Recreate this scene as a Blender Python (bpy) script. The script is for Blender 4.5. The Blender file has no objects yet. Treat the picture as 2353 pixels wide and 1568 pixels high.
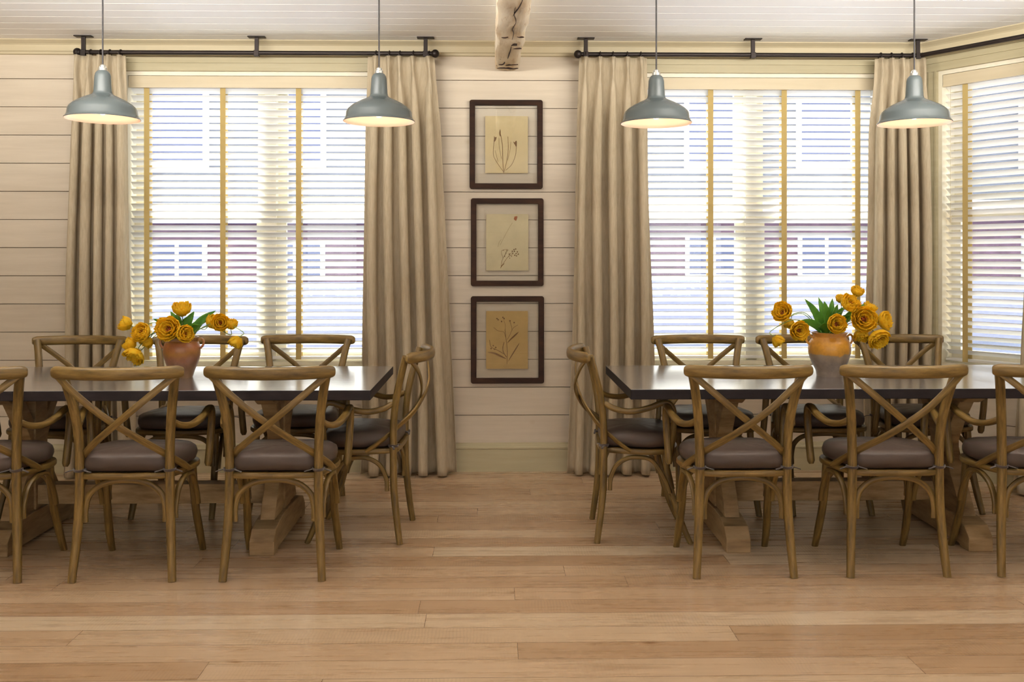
import bpy, math, random
from mathutils import Vector, Matrix, Quaternion
random.seed(7)
C = bpy.context.scene.collection
SC = bpy.context.scene

# ------------------------------------------------------------------ camera, world, light, exposure
F = 2170.0; CAMH = 1.318; YAW = math.radians(1.096)
cam_d = bpy.data.cameras.new('camera'); cam = bpy.data.objects.new('camera', cam_d); C.objects.link(cam)
cam.location = (0, 0, CAMH); cam.rotation_euler = (math.pi/2, 0, -YAW)
cam_d.sensor_width = 36; cam_d.lens = 36*F/2353; cam_d.shift_y = -(784-595)/2353; cam_d.clip_start = .05
SC.camera = cam
vs = SC.view_settings
SC.display_settings.display_device = 'sRGB'
vs.view_transform = 'Standard'; vs.look = 'None'; vs.gamma = 1; vs.use_curve_mapping = False; vs.exposure = 0.0
w = bpy.data.worlds.new('world'); SC.world = w; w.use_nodes = True
bg = w.node_tree.nodes['Background']; bg.inputs[0].default_value = (0.93, .96, 1, 1); bg.inputs[1].default_value = 4.5
cy = SC.cycles
cy.use_denoising = True; cy.max_bounces = 7; cy.diffuse_bounces = 4; cy.glossy_bounces = 3; cy.transmission_bounces = 4
cy.transparent_max_bounces = 8; cy.sample_clamp_indirect = 6; cy.caustics_reflective = False; cy.caustics_refractive = False
cy.use_adaptive_sampling = True; cy.adaptive_threshold = .03

def area(name, loc, rot, sx, sy, power, col=(1, 1, 1), portal=False):
    l = bpy.data.lights.new(name, 'AREA'); l.shape = 'RECTANGLE'; l.size = sx; l.size_y = sy; l.energy = power; l.color = col
    o = bpy.data.objects.new(name, l); C.objects.link(o); o.location = loc; o.rotation_euler = rot
    if portal: l.cycles.is_portal = True
    return o
WALLY = 5.86; CEIL = 2.66; CX = 2.68; TH = math.radians(55)
UX, UY = math.cos(TH), -math.sin(TH); NX, NY = math.sin(TH), math.cos(TH)
XL = -4.2; ALEN = 2.6; XR = CX+UX*ALEN; YR = WALLY+UY*ALEN; YB = -3.2
WZ0, WZ1 = .66, 2.479
WIN = [(-2.285, 1.772), (.74, 1.772)]                # left x, width in the back wall
AW0, AWW = .10, 1.10                                    # along the angled wall
# warm fill lamps added at unseen windows behind the camera
REARW = [(-3.7, 1.5), (-1.95, 1.4), (.95, 1.4), (2.5, 1.2)]
for x0, ww in REARW:
    area('rear_window_fill', (x0+ww/2, YB+.05, 1.55), (math.radians(118), 0, 0), ww-.1, 1.7, 9, (1, .92, .80))
# uplights added out of view to brighten the ceiling
for ux in (-1.9, 2.2):
    area('added_uplight', (ux, 3.1, 2.34), (math.radians(180-26), 0, 0), 2.4, .12, 165, (1, .96, .91))
sun_d = bpy.data.lights.new('sun', 'SUN'); sun_d.energy = 34; sun_d.angle = math.radians(2); sun_d.color = (.98, .98, 1)
sun = bpy.data.objects.new('sun', sun_d); C.objects.link(sun)
sun.rotation_euler = Vector((-.26, .60, .76)).to_track_quat('Z', 'Y').to_euler()
# portals: help daylight find the real openings
for x0, ww in WIN:
    area('window_portal', (x0+ww/2, WALLY+.21, (WZ0+WZ1)/2), (-math.pi/2, 0, 0), ww, WZ1-WZ0, 1, portal=True)
am = AW0+AWW/2
area('window_portal', (CX+UX*am+NX*.21, WALLY+UY*am+NY*.21, (WZ0+WZ1)/2), (-math.pi/2, 0, -TH), AWW, WZ1-WZ0, 1, portal=True)

def at(px, py, Y):
    """point of the photo (2353x1568) on the plane at distance Y"""
    a = YAW+math.atan((px-1176.5)/F)
    X = Y*math.tan(a)
    d = X*math.sin(YAW)+Y*math.cos(YAW)
    return Vector((X, Y, CAMH-(py-595)*d/F))

# ------------------------------------------------------------------ mesh helpers
class MB:
    def __init__(s): s.v = []; s.f = []; s.uv = []; s.mi = []
    def add(s, vs_, fs, uvs=None, mi=0):
        b = len(s.v); s.v += [tuple(p) for p in vs_]
        for k, f in enumerate(fs):
            s.f.append(tuple(b+i for i in f)); s.mi.append(mi)
            s.uv.append(uvs[k] if uvs else None)
        return s
    def box(s, x0, y0, z0, x1, y1, z1, M=None, mi=0):
        p = [(x, y, z) for z in (z0, z1) for y in (y0, y1) for x in (x0, x1)]
        if M is not None: p = [tuple(M @ Vector(q)) for q in p]
        f = [(0, 2, 3, 1), (4, 5, 7, 6), (0, 1, 5, 4), (2, 6, 7, 3), (0, 4, 6, 2), (1, 3, 7, 5)]
        return s.add(p, f, mi=mi)
    def sweep(s, pts, w, h, ref=(0, 1, 0), n=10, sq=.75, sub=5, taper=None, closed=False, mi=0, round_end=False):
        P = catmull([Vector(p) for p in pts], sub, closed)
        m = len(P)
        T = []
        for i in range(m):
            if closed: t = P[(i+1) % m]-P[i-1]
            else: t = P[min(i+1, m-1)]-P[max(i-1, 0)]
            T.append(t.normalized())
        r = Vector(ref); r = (r-T[0]*r.dot(T[0])).normalized()
        rings = []; L = 0; vv = []; fs = []; uvs = []
        for i in range(m):
            if i:
                L += (P[i]-P[i-1]).length
                r = (r-T[i]*r.dot(T[i])).normalized()
            b = T[i].cross(r)
            tt = i/(m-1)
            k = taper(tt) if taper else 1
            if round_end and not closed:
                if i in (0, m-1): k *= .62
            for j in range(n):
                a = 2*math.pi*j/n+math.pi/n
                c, d = math.cos(a), math.sin(a)
                e = sq
                cc = math.copysign(abs(c)**e, c); dd = math.copysign(abs(d)**e, d)
                vv.append(P[i]+b*(cc*w/2*k)+r*(dd*h/2*k))
            rings.append(L)
        R = m if closed else m-1
        for i in range(R):
            i2 = (i+1) % m
            for j in range(n):
                j2 = (j+1) % n
                fs.append((i*n+j, i*n+j2, i2*n+j2, i2*n+j))
                u0, u1 = rings[i], rings[i2] if i2 else rings[i]+.02
                uvs.append([(u0, j/n), (u0, (j+1)/n), (u1, (j+1)/n), (u1, j/n)])
        if not closed:
            fs.append(tuple(range(n-1, -1, -1))); uvs.append(None)
            fs.append(tuple((m-1)*n+j for j in range(n))); uvs.append(None)
        return s.add(vv, fs, uvs, mi)
    def lathe(s, prof, n=32, c=(0, 0, 0), cap=False, mi=0):
        vv = []; fs = []; m = len(prof); uvs = []
        for r, z in prof:
            for j in range(n):
                a = 2*math.pi*j/n; vv.append((c[0]+r*math.cos(a), c[1]+r*math.sin(a), c[2]+z))
        for i in range(m-1):
            for j in range(n):
                j2 = (j+1) % n
                fs.append((i*n+j, i*n+j2, (i+1)*n+j2, (i+1)*n+j)); uvs.append(None)
        if cap:
            fs.append(tuple(range(n-1, -1, -1))); fs.append(tuple((m-1)*n+j for j in range(n))); uvs += [None, None]
        return s.add(vv, fs, uvs, mi)
    def ball(s, c, r, n=10, m=7, mi=0, sz=1):
        return s.lathe([(max(r*math.sin(math.pi*i/m), 1e-5), -r*sz*math.cos(math.pi*i/m)) for i in range(m+1)], n, c, mi=mi)
    def prism(s, poly, x0, x1, mi=0):          # polygon in y,z extruded along x
        n = len(poly)
        vv = [(x0, y, z) for y, z in poly]+[(x1, y, z) for y, z in poly]
        fs = [tuple(range(n)), tuple(range(2*n-1, n-1, -1))]+[(i, n+i, n+(i+1) % n, (i+1) % n) for i in range(n)]
        return s.add(vv, fs, mi=mi)
    def build(s, name, mat, parent=None, smooth=40, bevel=0, kind=None, loc=None):
        me = bpy.data.meshes.new(name); me.from_pydata(s.v, [], s.f)
        mats = mat if isinstance(mat, (list, tuple)) else [mat]
        for m in mats: me.materials.append(m)
        uvl = me.uv_layers.new(name='UVMap')
        for p, uv, mi in zip(me.polygons, s.uv, s.mi):
            p.material_index = mi
            for k, li in enumerate(p.loop_indices):
                if uv: uvl.data[li].uv = uv[k]
                else:
                    q = me.vertices[me.loops[li].vertex_index].co
                    nrm = p.normal
                    ax = max(range(3), key=lambda a: abs(nrm[a]))
                    uvl.data[li].uv = ((q.y, q.z), (q.x, q.z), (q.x, q.y))[ax]
        me.validate()
        import bmesh
        bm = bmesh.new(); bm.from_mesh(me); bmesh.ops.recalc_face_normals(bm, faces=bm.faces[:]); bm.to_mesh(me); bm.free()
        if smooth:
            me.shade_smooth() if hasattr(me, 'shade_smooth') else None
            try: me.set_sharp_from_angle(angle=math.radians(smooth))
            except Exception: pass
        o = bpy.data.objects.new(name, me); C.objects.link(o)
        if bevel:
            b = o.modifiers.new('bevel', 'BEVEL'); b.width = bevel; b.segments = 2; b.limit_method = 'ANGLE'; b.angle_limit = math.radians(50)
        if parent: o.parent = parent
        if kind: o['kind'] = kind
        if loc: o.location = loc
        return o

def catmull(P, sub, closed=False):
    n = len(P)
    if sub <= 1: return P[:]
    out = []
    segs = n if closed else n-1
    for i in range(segs):
        p1, p2 = P[i], P[(i+1) % n]
        if closed: p0, p3 = P[i-1], P[(i+2) % n]
        else:
            p0 = P[i-1] if i else p1*2-p2
            p3 = P[i+2] if i+2 < n else p2*2-p1
        for k in range(sub):
            t = k/sub
            out.append(.5*((2*p1)+(-p0+p2)*t+(2*p0-5*p1+4*p2-p3)*t*t+(-p0+3*p1-3*p2+p3)*t**3))
    if not closed: out.append(P[-1])
    return out

def empty(name, loc=(0, 0, 0), rz=0):
    o = bpy.data.objects.new(name, None); C.objects.link(o); o.location = loc; o.rotation_euler = (0, 0, rz)
    o.empty_display_size = .1
    return o
def tag(o, label, cat, group=None):
    o['label'] = label; o['category'] = cat
    if group: o['group'] = group
    return o
def struct(o): o['kind'] = 'structure'; return o
def copy_tree(o, parent=None):
    c = o.copy(); C.objects.link(c)
    if parent is not None: c.parent = parent
    for ch in list(o.children): copy_tree(ch, c)
    return c

# ------------------------------------------------------------------ materials
def srgb(r, g, b):
    def f(c):
        c /= 255
        return c/12.92 if c <= .04045 else ((c+.055)/1.055)**2.4
    return (f(r), f(g), f(b), 1)
class NT:
    def __init__(s, name):
        s.m = bpy.data.materials.new(name); s.m.use_nodes = True; s.t = s.m.node_tree
        s.b = s.t.nodes['Principled BSDF']; s.out = s.t.nodes['Material Output']
    def n(s, typ, **kw):
        nd = s.t.nodes.new(typ)
        for k, v in kw.items():
            if k.startswith('i_'):
                key = k[2:]
                key = int(key) if key.isdigit() else key.replace('_', ' ')
                nd.inputs[key].default_value = v
            else: setattr(nd, k, v)
        return nd
    def l(s, a, b): s.t.links.new(a, b)
    def coord(s, kind='Object', scale=(1, 1, 1), rot=(0, 0, 0)):
        tc = s.n('ShaderNodeTexCoord'); mp = s.n('ShaderNodeMapping'); mp.inputs['Scale'].default_value = scale; mp.inputs['Rotation'].default_value = rot
        s.l(tc.outputs[kind], mp.inputs[0]); return mp.outputs[0]
    def noise(s, vec, scale=5, detail=4, rough=.6):
        nd = s.n('ShaderNodeTexNoise'); nd.inputs['Scale'].default_value = scale; nd.inputs['Detail'].default_value = detail; nd.inputs['Roughness'].default_value = rough
        s.l(vec, nd.inputs['Vector']); return nd.outputs['Fac']
    def ramp(s, fac, stops):
        r = s.n('ShaderNodeValToRGB'); e = r.color_ramp.elements
        while len(e) < len(stops): e.new(.5)
        for k, (p, c) in enumerate(stops): e[k].position = p; e[k].color = c
        s.l(fac, r.inputs[0]); return r.outputs[0]
    def mix(s, fac, a, b, typ='MIX'):
        m = s.n('ShaderNodeMix', data_type='RGBA', blend_type=typ)
        for sock, v in ((m.inputs[0], fac), (m.inputs[6], a), (m.inputs[7], b)):
            if hasattr(v, 'type') and hasattr(v, 'links'): s.l(v, sock)
            else: sock.default_value = v
        return m.outputs[2]
    def bump(s, h, strength=.3, dist=.01):
        b = s.n('ShaderNodeBump'); b.inputs['Strength'].default_value = strength; b.inputs['Distance'].default_value = dist
        s.l(h, b.inputs['Height']); s.l(b.outputs[0], s.b.inputs['Normal'])
    def set(s, col=None, rough=.5, metal=0, spec=.5):
        if col is not None:
            if hasattr(col, 'links'): s.l(col, s.b.inputs['Base Color'])
            else: s.b.inputs['Base Color'].default_value = col
        s.b.inputs['Roughness'].default_value = rough; s.b.inputs['Metallic'].default_value = metal
        s.b.inputs['Specular IOR Level'].default_value = spec
        return s.m
    def translucent(s, col, fac):
        tr = s.n('ShaderNodeBsdfTranslucent'); tr.inputs[0].default_value = col
        mx = s.n('ShaderNodeMixShader'); mx.inputs[0].default_value = fac
        s.l(s.b.outputs[0], mx.inputs[1]); s.l(tr.outputs[0], mx.inputs[2]); s.l(mx.outputs[0], s.out.inputs[0])

def m_plain(name, col, rough=.5, metal=0, spec=.5, var=.06, scale=8):
    t = NT(name); v = t.coord(); f = t.noise(v, scale, 5)
    a = tuple(min(1, c*(1-var*2)) for c in col[:3])+(1,); b = tuple(min(1, c*(1+var)) for c in col[:3])+(1,)
    return t.set(t.ramp(f, [(.3, a), (.7, b)]), rough, metal, spec)
def m_grain(name, cols, rough=.5, us=3, vs_=14, coordk='UV', bumps=.15, spec=.3):
    t = NT(name); v = t.coord(coordk, (us, vs_, 1) if coordk == 'UV' else (us, vs_, vs_)); f = t.noise(v, 1.6, 7, .62)
    v2 = t.coord('Object', (1, 1, 1)); f2 = t.noise(v2, 5, 3)
    c = t.ramp(f, [(.28, cols[0]), (.5, cols[1]), (.74, cols[2])])
    oi = t.n('ShaderNodeObjectInfo'); hv = t.n('ShaderNodeHueSaturation'); mr = t.n('ShaderNodeMapRange')
    mr.inputs[3].default_value = .86; mr.inputs[4].default_value = 1.14
    t.l(oi.outputs['Random'], mr.inputs[0]); t.l(mr.outputs[0], hv.inputs['Value']); t.l(c, hv.inputs['Color'])
    c2 = t.mix(.35, hv.outputs[0], t.ramp(f2, [(.3, (.55, .55, .55, 1)), (.7, (1, 1, 1, 1))]), 'MULTIPLY')
    t.bump(f, bumps, .002)
    return t.set(c2, rough, 0, spec)
M = {}
M['chair'] = m_grain('bentwood_oak', [srgb(56, 42, 18), srgb(98, 76, 36), srgb(132, 106, 58)], .42, 5, 5)
M['trestle'] = m_grain('weathered_pine', [srgb(112, 86, 54), srgb(150, 122, 84), srgb(178, 150, 110)], .6, 3, 14)
M['trestle_end'] = m_plain('end_grain', srgb(190, 150, 102), .7)
# table top: dark zinc-like surface
t = NT('dark_table_top'); v = t.coord('Object', (1.2, 16, 16)); f = t.noise(v, 3, 6)
c = t.ramp(f, [(.3, srgb(196, 196, 200)), (.7, srgb(216, 216, 218))])
rr = t.n('ShaderNodeMapRange'); rr.inputs[3].default_value = .12; rr.inputs[4].default_value = .2; t.l(f, rr.inputs[0]); t.l(rr.outputs[0], t.b.inputs['Roughness'])
M['top'] = t.m; t.l(c, t.b.inputs['Base Color']); t.b.inputs['Metallic'].default_value = .85; M['edge'] = m_grain('dark_table_edge', [srgb(18, 14, 14), srgb(28, 22, 22), srgb(38, 31, 30)], .6, 3, 14, spec=.15)
# cushion fabric
def m_fabric(name, col, rough=.85, sc=500, var=.12, trans=None, sheen=.3):
    t = NT(name); v = t.coord('Object', (1, 1, 1)); f = t.noise(v, sc, 2); f2 = t.noise(v, 9, 4)
    a = tuple(c*(1-var) for c in col[:3])+(1,); b = tuple(min(1, c*(1+var)) for c in col[:3])+(1,)
    cc = t.mix(.5, t.ramp(f, [(.3, a), (.7, b)]), t.ramp(f2, [(.3, a), (.7, b)]))
    t.b.inputs['Sheen Weight'].default_value = sheen; t.bump(f, .25, .001)
    m = t.set(cc, rough, 0, .2)
    if trans: t.translucent(*trans)
    return m
M['cushion'] = m_fabric('taupe_cushion', srgb(68, 56, 48), .45, sheen=0)
M['tie'] = m_fabric('dark_tie', srgb(58, 47, 42))
# curtain linen
t = NT('linen'); v = t.coord('Object', (1, 1, .12)); f = t.noise(v, 130, 4); v2 = t.coord('Object', (1, 1, .06)); f2 = t.noise(v2, 22, 5)
c = t.mix(.5, t.ramp(f, [(.3, srgb(160, 144, 118)), (.7, srgb(200, 185, 158))]), t.ramp(f2, [(.3, srgb(166, 150, 122)), (.72, srgb(206, 192, 164))]))
t.bump(f, .3, .001); M['linen'] = t.set(c, .9, 0, .15); t.translucent(srgb(205, 180, 140), .12)
# shiplap paint
def m_paint(name, c1, c2, rough=.5, knots=True):
    t = NT(name); v = t.coord('Object', (.6, .6, 9)); f = t.noise(v, 3, 6)
    c = t.ramp(f, [(.25, c1), (.75, c2)])
    if knots:
        vo = t.n('ShaderNodeTexVoronoi'); vo.inputs['Scale'].default_value = 2.3; t.l(t.coord('Object', (1, 1, 1.3)), vo.inputs['Vector'])
        k = t.ramp(vo.outputs['Distance'], [(.0, (.72, .66, .56, 1)), (.035, (.93, .9, .85, 1)), (.06, (1, 1, 1, 1))])
        c = t.mix(.6, c, k, 'MULTIPLY')
    t.bump(f, .08, .002)
    return t.set(c, rough, 0, .3)
M['wall'] = m_paint('whitewashed_boards', srgb(189, 175, 153), srgb(205, 192, 171))
M['groove'] = m_plain('groove_backing', srgb(120, 100, 76))
M['ceil'] = m_paint('ceiling_paint', srgb(244, 241, 236), srgb(250, 248, 244), .6, False)
M['trim'] = m_paint('sage_trim_paint', srgb(164, 153, 120), srgb(176, 165, 133), .4, False)
M['crown'] = m_paint('cream_trim_paint', srgb(180, 167, 136), srgb(191, 178, 148), .45, False)
M['sash'] = m_plain('sash_paint', srgb(222, 214, 190), .4)
M['iron'] = m_plain('black_iron', srgb(44, 36, 32), .45, .6, .5)
M['valance'] = m_paint('cream_valance', srgb(190, 175, 144), srgb(200, 186, 156), .4, False)
t = NT('white_slats'); M['slat'] = t.set(srgb(240, 239, 234), .35, 0, .5); t.translucent(srgb(250, 247, 240), .25)
M['tape'] = m_fabric('tan_tape', srgb(192, 168, 108), .9, 600, .10, (srgb(206, 180, 110), .16))
# lamp
M['shade'] = m_plain('grey_enamel', srgb(76, 84, 84), .25, 0, .6, .02)
M['lampwhite'] = m_plain('white_enamel', srgb(252, 236, 220), .35, 0, .5, .01)
M['galv'] = m_plain('galvanised_steel', srgb(176, 174, 166), .35, .7)
t = NT('warm_bulb'); t.b.inputs['Emission Color'].default_value = (1, .66, .42, 1); t.b.inputs['Emission Strength'].default_value = 2.2; M['bulb'] = t.m
M['cord'] = m_plain('black_cord', srgb(38, 34, 34), .6)
# frames
M['frame'] = m_grain('dark_walnut_frame', [srgb(30, 18, 12), srgb(44, 27, 17), srgb(58, 37, 24)], .6, 3, 14, spec=.12)
def m_glass(name, tint=(1, 1, 1, 1), refl=.06, rough=.0):
    t = NT(name); tr = t.n('ShaderNodeBsdfTransparent'); tr.inputs[0].default_value = tint
    gl = t.n('ShaderNodeBsdfGlossy'); gl.inputs['Roughness'].default_value = rough
    mx = t.n('ShaderNodeMixShader'); mx.inputs[0].default_value = refl
    t.l(tr.outputs[0], mx.inputs[1]); t.l(gl.outputs[0], mx.inputs[2]); t.l(mx.outputs[0], t.out.inputs[0]); return t.m
M['pane'] = m_glass('window_glass', (.97, .985, .98, 1), .02)
M['pglass'] = m_glass('picture_glass', (.985, .99, .985, 1), .06, .02)
def m_paper(name, c):
    t = NT(name); f = t.noise(t.coord('Object', (1, 1, 1)), 14, 5); a = tuple(x*.86 for x in c[:3])+(1,)
    return t.set(t.ramp(f, [(.3, a), (.7, c)]), .8, 0, .2)
M['paper1'] = m_paper('aged_paper_pale', srgb(206, 186, 142)); M['paper2'] = m_paper('aged_paper_ivory', srgb(202, 188, 152)); M['paper3'] = m_paper('aged_paper_gold', srgb(184, 154, 98))
M['pressed'] = m_plain('pressed_stem', srgb(112, 78, 40), .8); M['pressed_red'] = m_plain('pressed_petal', srgb(160, 92, 56), .8)
# pottery
def m_pot(name, stops, rough=.35):
    t = NT(name); tc = t.n('ShaderNodeTexCoord'); sp = t.n('ShaderNodeSeparateXYZ'); t.l(tc.outputs['Object'], sp.inputs[0])
    f = t.noise(tc.outputs['Object'], 16, 5); ma = t.n('ShaderNodeMath', operation='MULTIPLY_ADD'); t.l(f, ma.inputs[0]); ma.inputs[1].default_value = .05
    t.l(sp.outputs[2], ma.inputs[2]); dv = t.n('ShaderNodeMath', operation='DIVIDE'); t.l(ma.outputs[0], dv.inputs[0]); dv.inputs[1].default_value = .25
    c = t.ramp(dv.outputs[0], stops)
    c2 = t.mix(.55, c, t.ramp(t.noise(tc.outputs['Object'], 34, 6, .7), [(.35, (.55, .5, .45, 1)), (.6, (1, 1, 1, 1))]), 'MULTIPLY')
    t.bump(f, .3, .004)
    return t.set(c2, rough, 0, .5)
M['pot_rust'] = m_pot('rust_glazed_clay', [(0, srgb(120, 90, 56)), (.28, srgb(120, 86, 54)), (.45, srgb(132, 84, 56)), (.58, srgb(152, 102, 40)), (.72, srgb(164, 100, 56)), (.86, srgb(150, 108, 44)), (1, srgb(142, 92, 60))])
M['pot_ochre'] = m_pot('ochre_and_grey_clay', [(0, srgb(120, 104, 88)), (.40, srgb(128, 110, 92)), (.52, srgb(138, 118, 92)), (.545, srgb(190, 134, 40)), (.7, srgb(206, 146, 44)), (1, srgb(186, 126, 50))])
# flowers
t = NT('yellow_petal'); f = t.noise(t.coord('Object', (1, 1, 1)), 60, 3)
c = t.ramp(f, [(.3, srgb(252, 200, 24)), (.6, srgb(255, 226, 60))]); M['petal'] = t.set(c, .5, 0, .3); t.translucent(srgb(255, 216, 40), .5)
M['heart'] = m_plain('tulip_heart', srgb(150, 70, 14), .7)
t = NT('tulip_leaf'); f = t.noise(t.coord('Object', (1, 1, 1)), 40, 3)
M['leaf'] = t.set(t.ramp(f, [(.3, srgb(56, 104, 36)), (.7, srgb(104, 150, 58))]), .45, 0, .4); t.translucent(srgb(150, 205, 70), .4)
M['stem'] = m_plain('tulip_stem', srgb(104, 128, 60), .5)
# floor planks
t = NT('plank_floor')
v = t.coord('Object', (1, 1, 1))
def planks(t, c1, c2, mort, off=.37):
    b = t.n('ShaderNodeTexBrick'); b.offset = 0; b.offset_frequency = 1; b.squash = 1
    b.inputs['Scale'].default_value = 1; b.inputs['Brick Width'].default_value = 2.3; b.inputs['Row Height'].default_value = .135
    b.inputs['Mortar Size'].default_value = .0014; b.inputs['Mortar Smooth'].default_value = .3; b.inputs['Bias'].default_value = 0
    b.inputs['Color1'].default_value = c1; b.inputs['Color2'].default_value = c2; b.inputs['Mortar'].default_value = mort
    sx = t.n('ShaderNodeSeparateXYZ'); t.l(v, sx.inputs[0])
    dv = t.n('ShaderNodeMath', operation='DIVIDE'); t.l(sx.outputs[1], dv.inputs[0]); dv.inputs[1].default_value = .135
    fl_ = t.n('ShaderNodeMath', operation='FLOOR'); t.l(dv.outputs[0], fl_.inputs[0])
    wn = t.n('ShaderNodeTexWhiteNoise', noise_dimensions='1D'); t.l(fl_.outputs[0], wn.inputs['W'])
    ma = t.n('ShaderNodeMath', operation='MULTIPLY_ADD'); t.l(wn.outputs['Value'], ma.inputs[0]); ma.inputs[1].default_value = 9.0; t.l(sx.outputs[0], ma.inputs[2])
    cb = t.n('ShaderNodeCombineXYZ'); t.l(ma.outputs[0], cb.inputs[0]); t.l(sx.outputs[1], cb.inputs[1])
    t.l(cb.outputs[0], b.inputs['Vector']); return b
b = planks(t, (0, 0, 0, 1), (1, 1, 1, 1), (.5, .5, .5, 1))
tone = t.ramp(b.outputs['Color'], [(0, srgb(176, 145, 110)), (.35, srgb(190, 160, 126)), (.7, srgb(206, 178, 144)), (1, srgb(222, 200, 168))])
va = t.n('ShaderNodeVectorMath', operation='ADD'); t.l(v, va.inputs[0])
vsx = t.n('ShaderNodeVectorMath', operation='SCALE'); t.l(b.outputs['Color'], vsx.inputs[0]); vsx.inputs['Scale'].default_value = 37; t.l(vsx.outputs[0], va.inputs[1])
mp = t.n('ShaderNodeMapping'); mp.inputs['Scale'].default_value = (.9, 16, 1); t.l(va.outputs[0], mp.inputs[0])
g1 = t.noise(mp.outputs[0], 2.2, 8, .65)
grain = t.ramp(g1, [(.28, (.52, .44, .36, 1)), (.46, (.90, .87, .83, 1)), (.60, (1.0, 1.0, 1.0, 1))])
c = t.mix(.75, tone, grain, 'MULTIPLY')
big = t.noise(va.outputs[0], 1.6, 6); c = t.mix(.5, c, t.ramp(big, [(.3, (.72, .66, .62, 1)), (.7, (1, 1, 1, 1))]), 'MULTIPLY')
# saw marks: fine lines across the boards, in patches
wv = t.n('ShaderNodeTexWave'); wv.bands_direction = 'X'; wv.inputs['Scale'].default_value = 26; wv.inputs['Distortion'].default_value = 5; wv.inputs['Detail'].default_value = 3; wv.inputs['Detail Scale'].default_value = .6
t.l(va.outputs[0], wv.inputs['Vector'])
msk = t.ramp(t.noise(va.outputs[0], 1.7, 2), [(.52, (0, 0, 0, 1)), (.64, (1, 1, 1, 1))])
saw = t.mix(msk, (1, 1, 1, 1), t.ramp(wv.outputs['Fac'], [(.0, (.80, .76, .70, 1)), (.45, (1, 1, 1, 1))]))
c = t.mix(.7, c, saw, 'MULTIPLY')
kn = t.n('ShaderNodeTexVoronoi'); kn.inputs['Scale'].default_value = 1.6
mk = t.n('ShaderNodeMapping'); mk.inputs['Scale'].default_value = (1, 3, 1); t.l(v, mk.inputs[0]); t.l(mk.outputs[0], kn.inputs['Vector'])
c = t.mix(1, c, t.ramp(kn.outputs['Distance'], [(0, (.25, .17, .1, 1)), (.03, (.6, .5, .4, 1)), (.06, (1, 1, 1, 1))]), 'MULTIPLY')
c = t.mix(b.outputs['Fac'], c, srgb(98, 72, 48))
rr = t.n('ShaderNodeMapRange'); rr.inputs[3].default_value = .22; rr.inputs[4].default_value = .34; t.l(g1, rr.inputs[0]); t.l(rr.outputs[0], t.b.inputs['Roughness'])
t.l(c, t.b.inputs['Base Color']); t.b.inputs['Specular IOR Level'].default_value = .5
hh = t.n('ShaderNodeMath', operation='SUBTRACT'); t.l(g1, hh.inputs[0]); t.l(b.outputs['Fac'], hh.inputs[1])
hm = t.n('ShaderNodeMath', operation='ADD'); t.l(hh.outputs[0], hm.inputs[0]); t.l(wv.outputs['Fac'], hm.inputs[1])
t.bump(hh.outputs[0], .14, .0015)
M['floor'] = t.m
# beam
t = NT('hewn_beam'); v = t.coord('Object', (6, 1, 6)); f = t.noise(v, 2.5, 7); f2 = t.noise(t.coord('Object', (14, 3, 14)), 2, 5, .75)
c = t.ramp(f, [(.25, srgb(206, 176, 134)), (.45, srgb(236, 220, 192)), (.8, srgb(246, 236, 216))])
c = t.mix(1, c, t.ramp(f2, [(.30, (.28, .19, .12, 1)), (.36, (.86, .8, .72, 1)), (.45, (1, 1, 1, 1))]), 'MULTIPLY')
t.bump(f, .5, .01); M['beam'] = t.set(c, .8, 0, .2); M['hole'] = m_plain('hole_shade', srgb(48, 26, 12), .9)

# ------------------------------------------------------------------ room shell
m = MB(); m.box(XL-.2, YB-.2, -.12, 6.2, WALLY, 0); struct(m.build('floor', M['floor'], smooth=0))
# ceiling of wide boards
m = MB(); y = YB-.2
m.box(XL-.2, YB-.2, CEIL+.012, 6.2, WALLY+.2, CEIL+.1)
while y < WALLY+.2:
    m.box(XL-.2, y+.002, CEIL, 6.2, min(y+.138, WALLY+.2), CEIL+.014); y += .14
struct(m.build('ceiling', M['ceil'], smooth=0))

def board_wall(name, length, openings, x_start=0):
    """local frame: x along the wall, y outwards, z up; openings (x0, x1, z0, z1)"""
    m = MB()
    zs = [2.425-.1731*k for k in range(14)]+[0]
    zs = [CEIL]+zs
    def spans(z0, z1):
        cuts = sorted([(o[0], o[1]) for o in openings if o[2] < z1-1e-6 and o[3] > z0+1e-6])
        out = []; x = x_start
        for a, b_ in cuts:
            if a > x: out.append((x, a))
            x = b_
        if x < length: out.append((x, length))
        return out
    allz = sorted(set([0, CEIL]+[o[2] for o in openings]+[o[3] for o in openings]))
    for z0, z1 in zip(allz[:-1], allz[1:]):
        for a, b_ in spans(z0, z1): m.box(a, .014, z0, b_, .16, z1, mi=1)
    for zt, zb in zip(zs[:-1], zs[1:]):
        zz = sorted(set([zb+.0022, zt-.0022]+[z for o in openings for z in (o[2], o[3]) if zb+.0022 < z < zt-.0022]))
        for z0, z1 in zip(zz[:-1], zz[1:]):
            for a, b_ in spans(z0, z1): m.box(a, 0, z0, b_, .015, z1)
    return struct(m.build(name, [M['wall'], M['groove']], smooth=0))

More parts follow.
